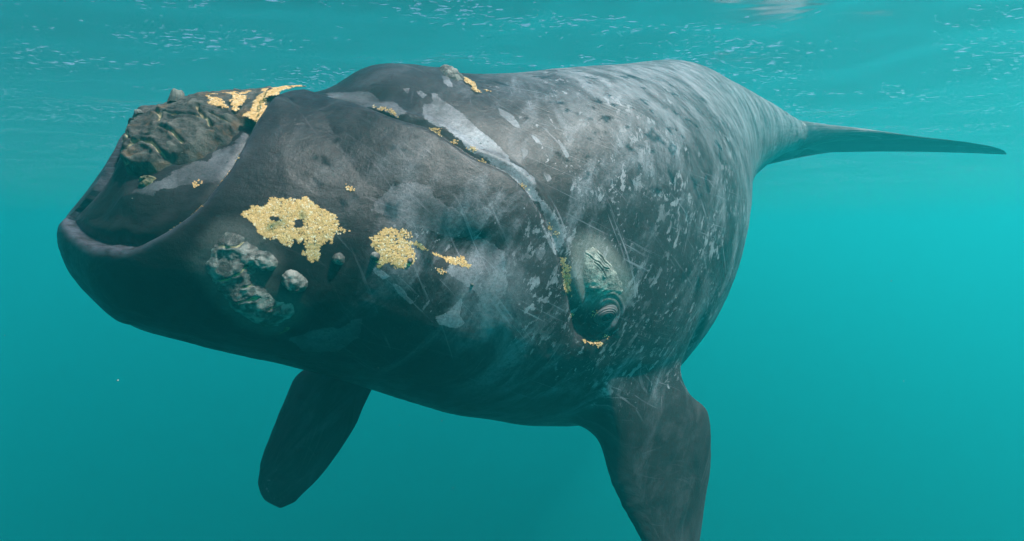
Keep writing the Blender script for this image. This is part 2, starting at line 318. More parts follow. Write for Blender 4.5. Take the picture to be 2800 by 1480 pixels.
# arc-length tables: t = 0 belly .. 1 back
NPH = 241; PHI = np.linspace(-math.pi / 2, math.pi / 2, NPH); TT = np.linspace(0, 1, 401)
_y, _z = section(np.repeat(SG[:, None], NPH, 1), np.repeat(PHI[None], len(SG), 0))
_d = np.concatenate([np.zeros((len(SG), 1)), np.cumsum(np.hypot(np.diff(_y, axis=1), np.diff(_z, axis=1)), 1)], 1)
HP = _d[:, -1]
PTAB = np.stack([np.interp(TT, _d[i] / _d[i, -1], PHI) for i in range(len(SG))])
def phi_of(s, t):
    ii = np.clip(s / SLEN * 1300, 0, 1300); i = np.floor(np.minimum(ii, 1299)).astype(int); a = ii - i
    jj = np.clip(t * 400, 0, 400); j = np.floor(np.minimum(jj, 399)).astype(int); b = jj - j
    return (PTAB[i, j] * (1 - a) + PTAB[i + 1, j] * a) * (1 - b) + (PTAB[i, j + 1] * (1 - a) + PTAB[i + 1, j + 1] * a) * b
def rest_of(s, t, side):
    """straightened-body coordinates"""
    t2 = np.where(t > 1, 2 - t, np.where(t < 0, -t, t)); sd = side * np.where((t > 1) | (t < 0), -1, 1)
    y, z = section(s, phi_of(s, t2)); return np.stack([s, y * sd, z], -1)
def pose(r):
    """straightened body -> swimming pose"""
    s = np.clip(r[..., 0], 0, SLEN); ex = (r[..., 0] - s)[..., None]
    return at(SC, s) - ex * at(ST, s) + at(SL, s) * r[..., 1:2] + at(SU, s) * r[..., 2:3]
def metric(s, t): return np.stack([s, (t - .5) * at(HP, np.asarray(s, float))], -1)
def poly_dist(q, pts, closed):
    """distance from points q (n,2) to a polyline, and inside test when closed"""
    a = np.asarray(pts, float); b = np.roll(a, -1, 0)
    if not closed: a, b = a[:-1], b[:-1]
    best = np.full(len(q), 1e9); inside = np.zeros(len(q), bool)
    for p0, p1 in zip(a, b):
        d = p1 - p0; L2 = max(d @ d, 1e-12); u = np.clip(((q - p0) @ d) / L2, 0, 1)
        best = np.minimum(best, np.hypot(*(q - p0 - u[:, None] * d).T))
        if closed:
            with np.errstate(divide='ignore', invalid='ignore'):
                c = ((p0[1] > q[:, 1]) != (p1[1] > q[:, 1])) & (q[:, 0] < (p1[0] - p0[0]) * (q[:, 1] - p0[1]) / (p1[1] - p0[1]) + p0[0])
            inside ^= c
    return best, inside
def signed(s, t, pts, pad=.6):
    """signed distance (positive inside) of body points to an outline given in body coordinates; clipped at -pad"""
    P = metric(*np.asarray(pts, float).T); s = np.asarray(s, float); q = metric(s.ravel(), np.asarray(t, float).ravel())
    out = np.full(len(q), -pad); k = ((q > P.min(0) - pad) & (q < P.max(0) + pad)).all(1)
    if k.any():
        d, i = poly_dist(q[k], P, True); out[k] = np.maximum(np.where(i, d, -d), -pad)
    return out.reshape(s.shape)
def chaikin(p, n=1):
    p = np.asarray(p, float)
    for _ in range(n):
        p = np.concatenate([p[:1], np.stack([p[:-1] * .75 + p[1:] * .25, p[:-1] * .25 + p[1:] * .75], 1).reshape(-1, 2), p[-1:]])
    return p
MOUTH = chaikin([(.50, 1.0), (.47, .82), (.39, .735), (.30, .71), (.22, .69), (.175, .67), (.175, .64), (.19, .615)] + FT['mouth'], 1)
LIP = np.concatenate([MOUTH, [(3.62, .36), (3.62, -.1), (-.1, -.1), (-.1, 1.0)]])
def gauss(s, t, c, rs, rt):
    q = metric(s, t); m0 = metric(np.array(c[0]), np.array(c[1])); return np.exp(-((q[..., 0] - m0[0]) / rs) ** 2 - ((q[..., 1] - m0[1]) / rt) ** 2)
def disp(s, t):
    """raise of the skin over the smooth body, metres; t in 0..1"""
    s = np.asarray(s, float); t = np.asarray(t, float); sh = s.shape
    D = np.zeros(sh); head = s < 4.4
    sf, tf = s[head], t[head]; q = metric(sf, tf)
    dl, _ = poly_dist(q, metric(*MOUTH.T), False)
    _, ins = poly_dist(q, metric(*LIP.T), True)
    hl = np.interp(sf, [0, .3, .9, 1.4, 1.8, 2.3, 2.9, 3.3, 3.6], [.02, .035, .10, .12, .085, .030, .024, .038, .0])
    wob = .012 * vnoise(np.stack([sf * 5, tf * 14, 0 * sf], -1), 3)
    dl2 = np.maximum(dl + wob * np.clip(dl / .05, 0, 1), 0)
    r = np.interp(sf, [.2, .6, 1.3, 1.8], [.06, .045, .05, .075])
    edge = np.sqrt(np.clip(1 - (1 - np.clip(dl2 / r, 0, 1)) ** 2, 0, 1))
    lip = hl * edge * (.35 + .65 * np.exp(-(dl / .5) ** 2))
    rec = np.interp(sf, [0, .15, .5, 1.2, 1.5, 4], [.01, .035, .085, .07, .01, .0])
    up = -.006 * np.exp(-(dl / .025) ** 2) - rec * np.exp(-(dl / .3) ** 2) + .02 * np.exp(-((dl - .09) / .05) ** 2)
    fade = np.where(sf > 3.40, np.clip((3.62 - sf) / .22, 0, 1), 1)
    fade = fade * (1 - .55 * sstep(.60, .70, tf) * sstep(.75, .45, sf))
    d = np.where(ins, lip, up) * fade
    # hollow and swellings of the lower lip, brow, eye socket
    d += -.10 * gauss(sf, tf, (2.26, .497), .26, .16) + .05 * gauss(sf, tf, (1.92, .47), .25, .2) + .03 * gauss(sf, tf, (2.6, .43), .2, .3)
    d += .06 * gauss(sf, tf, (1.18, .41), .24, .33) + .07 * gauss(sf, tf, (3.34, .47), .22, .26)
    d += -.05 * gauss(sf, tf, (3.19, .385), .10, .16) - .03 * gauss(sf, tf, (3.28, .372), .1, .07)
    d += .015 * gauss(sf, tf, FT['eye'][0], .12, .12)
    # small folds under and behind the eye
    qe = metric(sf, tf) - metric(*np.array(FT['eye'][0])[:, None])[0]
    re = np.hypot(qe[..., 0] * 1.0, qe[..., 1] * .85)
    d += .006 * np.cos(re * 150) * np.exp(-((re - .15) / .04) ** 2) - .02 * np.exp(-(re / .06) ** 2)
    # valley along the rostrum ahead of the blowhole mound
    d += -.05 * gauss(sf, tf, (1.95, .83), .25, .12)
    D[head] = d
    # skin folds behind the blowhole, flipper shoulder, broad unevenness
    D += .02 * gauss(s, t, (2.78, .90), .07, .25) - .03 * gauss(s, t, (2.93, .93), .06, .25)
    D += -.05 * gauss(s, t, (4.62, .30), .09, .3) * (t < .6)
    D += .012 * fbm(np.stack([s * 1.1, t * 5, 0 * s], -1), 3, 11) * sstep(.2, .8, s)
    D += .0035 * fbm(np.stack([s * 9, t * 40, 0 * s + 4], -1), 3, 21)
    return D
def surf(s, t, side=1, extra=0.0):
    """posed skin point, with its rest point; t may run past 1 over the back"""
    s = np.asarray(s, float); t = np.asarray(t, float); e = .012
    c = rest_of(s, t, side); ds = rest_of(np.clip(s + e, 0, SLEN), t, side) - rest_of(np.clip(s - e, 0, SLEN), t, side)
    dt = rest_of(s, t + .004, side) - rest_of(s, t - .004, side)
    n = np.cross(ds, dt) * -side; n /= np.linalg.norm(n, axis=-1)[..., None].clip(1e-9)
    tm = np.where(t > 1, 2 - t, np.where(t < 0, -t, t))
    r = c + n * (disp(s, tm) + extra)[..., None]
    return pose(r), r

# ------------------------------------------------------------------ whale skin material
def skin_material():
    m = NT('whale_skin')
    rest = m.attr('rest', 'Vector'); sa = m.attr('sa', 'Vector'); pale = m.attr('pale'); fleck = m.attr('fleck')
    big = m.noise(rest, .9, 4, .6, .4)
    base = m.mix(m.ramp(big, .35, .7), (.021, .0175, .019), (.043, .037, .040))
    mott = m.noise(rest, 7.5, 5, .65)
    base = m.mix(m.math('MULTIPLY', m.ramp(mott, .45, .75), .5), base, (.070, .064, .069))
    base = m.mix(m.math('MULTIPLY', m.attr('bloom_haze'), .5), base, (.10, .106, .122))  # lit, hazy grey of flank and back painted into the base colour
    base = m.mix(m.attr('snout'), base, m.mix(.58, base, (.006, .006, .008)))
    # pale outlined patches of old skin
    rag = m.noise(rest, 9, 8, .74); fine = m.noise(rest, 55, 4, .7)
    pv_ = m.math('ADD', pale, m.math('MULTIPLY', m.math('SUBTRACT', rag, .5), .75))
    pm = m.ramp(pv_, .485, .515)
    pcol = m.mix(m.ramp(fine, .35, .7), (.24, .24, .265), (.39, .395, .43))
    pcol = m.mix(m.ramp(m.noise(rest, 3.0, 3), .4, .65), m.mix(.55, pcol, base), pcol)
    pcol = m.mix(m.attr('plev'), m.mix(.80, pcol, base), pcol)
    pit_ = m.ramp(m.noise(rest, 38, 5, .7), .30, .42)
    colr = m.mix(m.math('MULTIPLY', m.math('MULTIPLY', pm, pit_), m.ramp(m.noise(rest, 6.5, 6, .7), .33, .55, .35, 1.0)), base, pcol)
    colr = m.mix(m.math('MULTIPLY', m.attr('lip_sheen'), m.ramp(rag, .38, .62, .15, .75)), colr, (.085, .09, .115))  # sheen of the lit lip edge, painted in as a pale bluish tint
    # drifts of tiny flecks
    fl = m.noise(m.mapping(m.mapping(sa, rot=(0, 0, -1.1)), scale=(.5, 1.1, 1)), 15, 7, .70, .3)
    drift = m.noise(rest, 1.7, 3, .55)
    fthr = m.math('SUBTRACT', .85, m.math('MULTIPLY', m.math('MULTIPLY', fleck, m.ramp(drift, .32, .58)), .31))
    fm = m.ramp(m.math('SUBTRACT', fl, fthr), 0.0, .02)
    colr = m.mix(m.math('MULTIPLY', fm, m.ramp(m.noise(rest, 4, 3), .35, .65, .15, .8)), colr, (.33, .335, .36))
    fl2 = m.noise(m.mapping(m.mapping(sa, rot=(0, 0, -1.0)), scale=(.6, 1.0, 1)), 30, 4, .6, .2)
    ft2 = m.math('SUBTRACT', .80, m.math('MULTIPLY', m.math('MULTIPLY', fleck, m.ramp(m.noise(rest, 2.3, 3, .6), .36, .60)), .22))
    colr = m.mix(m.math('MULTIPLY', m.ramp(m.math('SUBTRACT', fl2, ft2), 0.0, .03), m.ramp(m.noise(rest, 5, 4, .6), .42, .62, .05, .8)), colr, (.34, .345, .37))
    # speckle
    sp = m.noise(rest, 70, 3, .7)
    colr = m.mix(m.math('MULTIPLY', m.math('MULTIPLY', m.ramp(sp, .60, .70), fleck), .5), colr, (.16, .165, .19))
    # scrape marks in several directions
    for ang, sc_, thr, off in ((.9, (1.1, 26, 1), .66, 0), (.45, (.8, 34, 1), .67, 7), (1.9, (1.6, 42, 1), .70, 3), (1.25, (.5, 15, 1), .66, 11)):
        v = m.mapping(sa, rot=(0, 0, ang), loc=(off, off * 1.7, 0)); v = m.mapping(v, scale=sc_)
        w = m.noise(v, 1.5, 4, .55, .25)
        g = m.ramp(m.noise(sa, 1.3 + off * .1, 3, .6), .42, .62)
        colr = m.mix(m.math('MULTIPLY', m.math('MULTIPLY', m.ramp(w, thr - .05, thr + .03), fleck), m.math('MULTIPLY', g, .75)), colr, (.24, .25, .28))
    smv = m.mapping(m.mapping(sa, rot=(0, 0, -1.0)), scale=(.45, 1.5, 1))
    sm = m.math('MULTIPLY', m.ramp(m.noise(smv, 2.6, 7, .68, .6), .47, .72), m.ramp(fine, .3, .62, .35, 1.0))
    colr = m.mix(m.math('MULTIPLY', m.math('MULTIPLY', sm, m.math('ADD', fleck, .05, clamp=True)), .70), colr, (.31, .32, .35))
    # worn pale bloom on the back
    bloom_haze = m.math('MULTIPLY', m.attr('bloom_haze'), m.ramp(m.noise(m.mapping(sa, scale=(1, .35, 1), rot=(0, 0, .8)), 5, 6, .7), .38, .68))
    colr = m.mix(m.math('MULTIPLY', bloom_haze, .85), colr, (.33, .335, .36))
    colr = m.mix(m.math('MULTIPLY', m.attr('halo'), m.ramp(fine, .25, .65, .45, .9)), colr, (.37, .355, .325))
    hgt = m.math('ADD', m.math('MULTIPLY', m.noise(rest, 45, 5, .65), .5), m.math('MULTIPLY', m.noise(rest, 190, 3, .6), .22))
    wr = m.noise(m.mapping(m.mapping(sa, rot=(0, 0, .75)), scale=(2.0, 40, 1)), 1.0, 3, .5, .2)
    hgt = m.math('ADD', hgt, m.math('MULTIPLY', m.math('MULTIPLY', wr, m.attr('fold')), 1.0))
    hgt = m.math('ADD', hgt, m.math('MULTIPLY', pm, .12))
    nrm = m.bump(hgt, .55, .012)
    m.principled(colr, m.ramp(mott, .3, .8, .30, .52), nrm, .18)
    return m.mat
SKIN = skin_material()

# ------------------------------------------------------------------ whale body mesh (head, trunk, flippers, fluke in one skin)
whale = bpy.data.objects.new('right_whale', None); col.objects.link(whale)
whale.empty_display_size = .5
tag(whale, 'huge dark grey right whale with crusty callosities swimming just below the surface', 'whale')
s_rows = np.concatenate([np.linspace(0.004, .12, 16)[:-1], np.linspace(.12, 4.7, 400)[:-1], np.linspace(4.7, 7.6, 110)[:-1], np.linspace(7.6, 11.8, 90)[:-1], np.linspace(11.8, SLEN, 70)])
NLt, NRt = 400, 110
tl = np.linspace(0, 1, NLt); tr_ = np.linspace(1, 0, NRt)[1:-1]
NS, NC = len(s_rows), NLt + len(tr_)
def side_grid(ts, side):
    Sg, Tg = np.meshgrid(s_rows, ts, indexing='ij'); P, R = surf(Sg, Tg, side); return P, R, Sg, Tg
PL, RL, S1, T1 = side_grid(tl, 1); PR, RR, S2, T2 = side_grid(tr_, -1)
R = np.concatenate([RL, RR], 1); SS = np.concatenate([S1, S2], 1); TTg = np.concatenate([T1, T2], 1)
SIDE = np.concatenate([np.ones(NLt), -np.ones(len(tr_))])[None].repeat(NS, 0)
# fluke: the last metre of the tail stock spreads sideways into two swept lobes
FS0 = 11.95; HWF = 3.15
fu = np.clip((s_rows - FS0) / (SLEN - FS0), 0, 1)
for i in np.where(fu > 0)[0]:
    u = fu[i]; y0 = np.abs(R[i, :, 1]).max(); ny = R[i, :, 1] / y0; zc = R[i, :, 2].mean(); nz = R[i, :, 2] - zc
    hw = y0 + (HWF - y0) * (1 - (1 - u ** 1.35) ** 2.9); yy = ny * hw
    chord = np.clip(1 - np.abs(yy) / (HWF + .02), 0.02, 1) ** .4
    th = (.10 * chord + .17 * np.exp(-(yy / .35) ** 2)) * (1 - u) ** .75 + .012
    blend = sstep(0, .4, u); zz = np.clip(nz / max(np.abs(nz).max(), 1e-3), -1, 1)
    R[i, :, 2] = zc + nz * (1 - blend) + zz * th * blend - .022 * yy ** 2 * blend
    R[i, :, 1] = yy
    R[i, :, 0] = s_rows[i] + .22 * np.abs(yy) * blend - .22 * u * np.exp(-(yy / .22) ** 2)
P = pose(R)
idx = np.arange(NS * NC).reshape(NS, NC); wrap = np.concatenate([idx, idx[:, :1]], 1)
F = np.stack([wrap[:-1, :-1], wrap[1:, :-1], wrap[1:, 1:], wrap[:-1, 1:]], -1)      # (NS-1, NC, 4)
keep = np.ones(F.shape[:2], bool)
V = [P.reshape(-1, 3)]; VR = [R.reshape(-1, 3)]; VS = [SS.ravel()]; VT = [TTg.ravel()]; VD = [SIDE.ravel()]; VA = [np.zeros(NS * NC)]; FX = []
nv = NS * NC
def fin(s0, s1, t0, t1, side, LE, TE, thick):
    """opens a window in the flank and draws the skin out into a flipper; edge lines are given in the frame of the body at s = 4"""
    global nv
    FWIN.append((s0, s1, t0, t1, side))
    i0, i1 = np.searchsorted(s_rows, [s0, s1])
    if side > 0: j0, j1 = int(round(t0 * (NLt - 1))), int(round(t1 * (NLt - 1)))
    else:
        ja = NLt + np.searchsorted(-tr_, -t1); jb = NLt + np.searchsorted(-tr_, -t0); j0, j1 = ja, jb
    keep[i0:i1, j0:j1] = False
    ring = [(i, j0) for i in range(i0, i1)] + [(i1, j) for j in range(j0, j1)] + [(i, j1) for i in range(i1, i0, -1)] + [(i0, j) for j in range(j1, j0, -1)]
    ring = np.array(ring); ids = idx[ring[:, 0], ring[:, 1]]
    B = P.reshape(-1, 3)[ids]
    ns_ = (s_rows[ring[:, 0]] - (s0 + s1) / 2) / ((s1 - s0) / 2); nt = (TTg[0, ring[:, 1]] - (t0 + t1) / 2) / ((t1 - t0) / 2)
    al = np.arctan2(nt, ns_)
    f = 4.0; c0, T0, L0, U0 = (at(A, np.array(f)) for A in (SC, ST, SL, SU))
    w = lambda a: c0 + np.asarray(a)[:, :1] * -T0 + np.asarray(a)[:, 1:2] * L0 + np.asarray(a)[:, 2:3] * U0
    def soften(Q, sd):
        x = np.linspace(0, 1, len(Q)); u = np.linspace(0, 1, 81); q = np.stack([pchip(x, Q[:, a], u) for a in range(3)], -1)
        for _ in range(6): q[1:-1] = q[1:-1] * .5 + (q[:-2] + q[2:]) * .25
        nz = fbm(np.stack([u * 9, 0 * u + sd, 0 * u], -1), 4, sd) * .022 * np.minimum(1, 5 * u * (1 - u))
        return q + nz[:, None] * np.array([.8, .5, .2])
    LEw, TEw = soften(w(LE), 3 + side), soften(w(TE), 8 + side)
    def samp(Q, u):
        x = np.linspace(0, 1, len(Q)); return np.stack([pchip(x, Q[:, a], u) for a in range(3)], -1)
    us = 1 - (1 - np.linspace(0, 1, 120)[1:]) ** 1.6; prev = ids
    Bc = B.mean(0)
    for u in us:
        le, te = samp(LEw, np.array([u]))[0], samp(TEw, np.array([u]))[0]
        du = .02; ax = (samp(LEw, np.array([min(u + du, 1)]))[0] + samp(TEw, np.array([min(u + du, 1)]))[0] - samp(LEw, np.array([max(u - du, 0)]))[0] - samp(TEw, np.array([max(u - du, 0)]))[0])
        ch = te - le; nn = np.cross(ch, ax); nn /= max(np.linalg.norm(nn), 1e-9)
        if nn @ (L0 * side + .3 * U0) < 0: nn = -nn
        cth = np.cos(al); th = thick * (1 - .7 * u) * np.clip(np.linalg.norm(ch) / .5, 0, 1)
        prof = np.sin(al) * th * (1.05 - .45 * cth)
        pt = (le + te) / 2 + ch / 2 * cth[:, None] + nn * prof[:, None]
        wgt = sstep(0, .26, u)
        lift = (le + te) / 2 - (LEw[0] + TEw[0]) / 2
        pt = (B + lift * .8) * (1 - wgt) + pt * wgt
        new = np.arange(nv, nv + len(ids)); nv += len(ids)
        V.append(pt); rr = VR[0][ids] + np.array([0, 0, -1.0]) * u * 2.2; VR.append(rr)
        VS.append(VS[0][ids]); VT.append(VT[0][ids]); VD.append(VD[0][ids]); VA.append(np.full(len(ids), u * 2.4))
        FX.append(np.stack([prev, np.roll(prev, -1), np.roll(new, -1), new], -1)); prev = new
    V.append(((LEw[-1] + TEw[-1]) / 2)[None]); VR.append(VR[-1][:1]); VS.append(VS[-1][:1]); VT.append(VT[-1][:1]); VD.append(VD[-1][:1]); VA.append([2.4])
    tip = nv; nv += 1
    TRI.append(np.stack([prev, np.roll(prev, -1), np.full(len(prev), tip)], -1))
TRI = []; FWIN = []
fin(3.58, 4.46, .135, .262, 1, FINS['l_le'], FINS['l_te'], .17)
fin(3.40, 4.30, .16, .29, -1, FINS['r_le'], FINS['r_te'], .16)
# closing fans at the chin tip and the trailing edge of the fluke
c_front = P[0].mean(0); V.append(c_front[None]); VR.append(R[0].mean(0)[None]); VS.append([0.]); VT.append([.5]); VD.append([1.]); VA.append([0.])
TRI.append(np.stack([idx[0], np.roll(idx[0], -1), np.full(NC, nv)], -1)); nv += 1
half = NC // 2
V = np.concatenate(V); VR = np.concatenate(VR); VS = np.concatenate(VS); VT = np.concatenate(VT); VD = np.concatenate(VD); VA = np.concatenate(VA)
FB = F[keep]
# trailing edge strip: join left-side upper to lower rows of the last ring
last = idx[-1]; a_ = last[:NLt]
def close_ring(ring, R_):
    y = R_[:, 1]; top = np.argmax(R_[:, 2] + .11 * y ** 2)
    fan = []
    n = len(ring); l = 0; r = n - 1
    order = np.roll(np.arange(n), -int(np.argmax(y)))
    while l + 1 < r:
        fan.append((ring[order[l]], ring[order[l + 1]], ring[order[r]])); 
        if l + 2 <= r - 1 or True: fan.append((ring[order[l + 1]], ring[order[r - 1]], ring[order[r]]))
        l += 1; r -= 1
    return np.array([f for f in fan if len(set(f)) == 3])
TRI.append(close_ring(last, R[-1]))
# ease the skin where the flippers grow out of the body
def relax(V, faces, w, n):
    sel = np.where(w > 0)[0]; mk = np.zeros(len(V), bool); mk[sel] = True
    fs = faces[mk[faces].any(1)]; e = np.concatenate([fs[:, [0, 1]], fs[:, [1, 2]], fs[:, [2, 3]], fs[:, [3, 0]]])
    e = np.concatenate([e, e[:, ::-1]]); e = e[mk[e[:, 0]]]
    cnt = np.bincount(e[:, 0], minlength=len(V)).clip(1)
    for _ in range(n):
        for a in range(3):
            av = np.bincount(e[:, 0], weights=V[e[:, 1], a], minlength=len(V)) / cnt
            V[sel, a] += (w[sel] * .6) * (av[sel] - V[sel, a])
relw = np.zeros(len(V))
for s0, s1, t0, t1, sd in FWIN:
    k = (VD == sd) & (VA == 0) & (VS > s0 - .3) & (VS < s1 + .3) & (VT < t1 + .08) & (VT > t0 - .08)
    dx = np.maximum(np.maximum(s0 - VS[k], VS[k] - s1), 0); dy = np.maximum(np.maximum(t0 - VT[k], VT[k] - t1), 0) * 5.2
    relw[k] = np.maximum(relw[k], sstep(.22, .0, np.hypot(dx, dy)))
relw = np.where(VA > 0, sstep(.8, .35, VA), relw)
relax(V, np.concatenate([FB, np.concatenate(FX)]), relw, 160)
# colour fields
pale = np.zeros(len(V)); plev = np.full(len(V), .8); left = VD > 0; hd = left & (VS < 4.2)
for nm in PALES:
    d = signed(VS[hd], VT[hd], FT[nm], .25)
    wdt = .16 if nm in ('pA', 'pB', 'pC', 'pBon', 'pL', 'pLow') else .07
    pv_ = np.clip(.5 + d / wdt, 0, 1); lv = {'pB': .28, 'pC': .5, 'pLow': .12, 'pBon': .22, 'pA': .9, 'pL': .4, 'pO': .7}.get(nm, .75)
    up = pv_ > pale[hd]; w_ = plev[hd]; w_[up & (pv_ > .02)] = lv; plev[hd] = w_
    pale[hd] = np.maximum(pale[hd], pv_)
pale[~left] = np.clip(.25 + .2 * vnoise(VR[~left] * 1.4, 8), 0, .6)
dm = np.full(len(V), 1.0); dmv, _ = poly_dist(metric(VS[hd], VT[hd]), metric(*MOUTH.T), False); dm[hd] = dmv
pale[hd] = np.maximum(pale[hd], (.40 * np.exp(-(dm[hd] / .05) ** 2)) * sstep(1.0, 2.2, VS[hd]))
fleck = sstep(2.0, 3.6, VS) * .85 + .12 * sstep(.9, 1.5, VS) + .75 * sstep(1.5, 2.1, VS) * np.exp(-((VT - .47) / .16) ** 2)
fleck = np.clip(fleck * (1 - .75 * sstep(.28, .12, VT)), 0, 1)
fleck = np.where(VA > 0, .16 * sstep(0, .5, VA) + fleck * (1 - sstep(0, .5, VA)), fleck)
bloom_haze = sstep(2.9, 4.4, VS) * sstep(.45, .9, VT) + .7 * sstep(5.0, 6.2, VS) * sstep(.2, .5, VT)
bloom_haze = np.clip(bloom_haze + .8 * np.exp(-((VS - 2.5) / .25) ** 2 - ((VT - .38) / .06) ** 2), 0, 1)
snout = sstep(3.0, 1.6, VS)
lip_sheen = np.zeros(len(V)); lip_sheen[hd] = np.exp(-((dm[hd] - .012) / .03) ** 2) * sstep(2.0, 1.4, VS[hd]) + .5 * np.exp(-((VS[hd] - .12) / .12) ** 2) * sstep(.35, .5, VT[hd])
halo = np.zeros(len(V)); halo[hd] = np.maximum(.62 * sstep(-.12, .03, signed(VS[hd], VT[hd], FT['cEye'], .3)), .22 * sstep(-.07, .03, signed(VS[hd], VT[hd], FT['cLip'], .3)))
fold = sstep(2.6, 3.2, VS) * sstep(.55, .8, VT) * sstep(6.5, 4.5, VS)
sa = np.stack([VS, (VT - .5) * at(HP, VS) - VA, VD * 5 + np.where(VD > 0, 0, 3)], -1)
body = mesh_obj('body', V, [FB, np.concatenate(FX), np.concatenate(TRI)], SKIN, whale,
                {'rest': VR, 'sa': sa, 'pale': pale, 'fleck': fleck, 'bloom_haze': bloom_haze, 'fold': fold, 'plev': plev, 'lip_sheen': lip_sheen, 'snout': snout, 'halo': halo})
print('body verts', len(V))
# ------------------------------------------------------------------ callosities
def crust_material(name, dark, lite, crack, lichen=None, speck=.5):
    m = NT(name); rest = m.attr('rest', 'Vector'); ck = m.attr('crack'); hi = m.attr('high')
    n1 = m.noise(rest, 9, 5, .65); n2 = m.noise(rest, 42, 4, .7); n3 = m.noise(rest, 150, 3, .65)
    c = m.mix(m.ramp(m.math('ADD', n1, m.math('MULTIPLY', hi, .28)), .42, .78), dark, lite)
    c = m.mix(m.math('MULTIPLY', m.ramp(n2, .52, .72), speck), c, lite)
    if lichen: c = m.mix(m.math('MULTIPLY', m.ramp(m.noise(rest, 6, 4, .6), .54, .66), .7), c, lichen)
    c = m.mix(m.math('MULTIPLY', m.ramp(ck, .35, .8), m.ramp(n1, .36, .56, .25, 1.0)), c, crack)
    h = m.math('ADD', m.math('MULTIPLY', n2, .6), m.math('MULTIPLY', n3, .35))
    m.principled(c, .75, m.bump(h, .9, .022), .2); return m.mat
M_BON = crust_material('bonnet_crust', (.034, .033, .032), (.125, .116, .103), (.46, .38, .23), (.14, .085, .05))
M_LIP = crust_material('lip_crust', (.075, .074, .07), (.30, .29, .265), (.50, .42, .22))
M_BROW = crust_material('brow_crust', (.22, .21, .19), (.58, .55, .48), (.07, .065, .055), None, .7)
def patch(name, pts, mat, base, rough, rfreq, cracks=(), res=.007, edge=.05, crackd=.016, side=1, seed=1, fn=None):
    pts = np.asarray(pts, float); s0, s1 = pts[:, 0].min() - .03, pts[:, 0].max() + .03; hp = at(HP, np.array((s0 + s1) / 2))
    t0, t1 = pts[:, 1].min() - .03 / hp, pts[:, 1].max() + .03 / hp
    Sg, Tg = np.meshgrid(np.linspace(s0, s1, int((s1 - s0) / res)), np.linspace(t0, t1, int((t1 - t0) * hp / res)), indexing='ij')
    rest = rest_of(Sg, Tg, side)
    d = signed(Sg, Tg, pts, .2) + .02 * fbm(rest * 14, 3, seed)
    lift = sstep(0, edge, d)
    rd = .5 * fbm(rest * rfreq, 4, seed + 5, .55, True) + .8 * fbm(rest * rfreq * 2.3, 3, seed + 9, .6)
    ck = np.zeros(Sg.shape); lips = np.zeros(Sg.shape)
    q = metric(Sg.ravel(), Tg.ravel()) + .012 * np.stack([vnoise(rest.reshape(-1, 3) * 25, 3), vnoise(rest.reshape(-1, 3) * 25, 4)], -1)
    for c in cracks:
        dc, _ = poly_dist(q, metric(*np.asarray(c, float).T), False); dc = dc.reshape(Sg.shape)
        ck = np.maximum(ck, np.exp(-(dc / (crackd * .75)) ** 2)); lips = np.maximum(lips, np.exp(-((dc - crackd * 1.7) / (crackd * 1.1)) ** 2))
    ex = -.012 + lift * (base + .012 + rough * rd) - lift * ck * crackd * 1.6 + lift * lips * crackd * .8
    if fn is not None: ex = ex + lift * fn(Sg, Tg, rest)
    Pp, Rr = surf(Sg, Tg, side, ex)
    ok = d > -.012; n, k2 = Sg.shape
    ii = np.arange(n * k2).reshape(n, k2); fq = np.stack([ii[:-1, :-1], ii[1:, :-1], ii[1:, 1:], ii[:-1, 1:]], -1)
    if side < 0: fq = fq[..., ::-1]
    kf = (ok[:-1, :-1] | ok[1:, :-1] | ok[1:, 1:] | ok[:-1, 1:])
    fq = fq[kf]; used, inv = np.unique(fq, return_inverse=True)
    return mesh_obj(name, Pp.reshape(-1, 3)[used], inv.reshape(-1, 4), mat, whale,
                    {'rest': Rr.reshape(-1, 3)[used], 'crack': (ck * lift).ravel()[used], 'high': rd.ravel()[used]})
low = [(.49, .76), (.50, .70), (.53, .657), (.56, .65), (.64, .64), (.74, .64), (.81, .66), (.91, .67), (.98, .682), (1.06, .718), (1.11, .725), (1.14, .748), (1.21, .782), (1.28, .765), (1.32, .79), (1.40, .843), (1.48, .90)]
bon = low + [(s, 2 - t) for s, t in reversed(low)]
b = patch('callosity', bon, M_BON, .072, .020, 9, [FT[k] for k in FT if k.startswith('kB')], seed=3, edge=.09)
tag(b, 'brown rocky bonnet callosity capping the snout, cracked with cream furrows')
def core(Sg, Tg, rest): return .02 * np.exp(-((Sg - 3.22) / .11) ** 2 - ((Tg - .440) / .018) ** 2) * fbm(rest * 17, 4, 77, .6)
def knobs(Sg, Tg, rest): return sum(h * np.exp(-((Sg - a) / r) ** 2 - ((Tg - b_) * 3.5 / r) ** 2) for a, b_, r, h in KN)
KN = [(1.12, .475, .06, .02), (1.22, .465, .05, .025), (1.05, .44, .06, .02), (1.15, .435, .07, .025), (1.25, .405, .06, .02), (1.12, .39, .07, .03), (1.22, .365, .07, .025), (1.35, .37, .05, .025), (1.3, .335, .06, .02), (1.05, .405, .05, .02)]
b = patch('callosity', FT['cLip'], M_LIP, .010, .011, 20, [FT[k] for k in FT if k.startswith('kL')], seed=13, edge=.10, crackd=.006, fn=knobs)
tag(b, 'pale grey lumpy callosity on the lower lip near the chin')
b = patch('callosity', FT['cEye'], M_BROW, .006, .004, 12, [FT[k] for k in ('kE1', 'kE2', 'kE5', 'kE3')], seed=23, edge=.10, crackd=.0055, res=.005, fn=core)
tag(b, 'whitish creased callosity on the brow above the eye')
b = patch('callosity', [(2.62, .86), (2.66, .90), (2.72, .93), (2.80, .93), (2.84, .89), (2.80, .855), (2.72, .84)], M_LIP, .02, .02, 12, seed=33, edge=.04)
tag(b, 'small dark crusty callosity behind the blowhole mound')
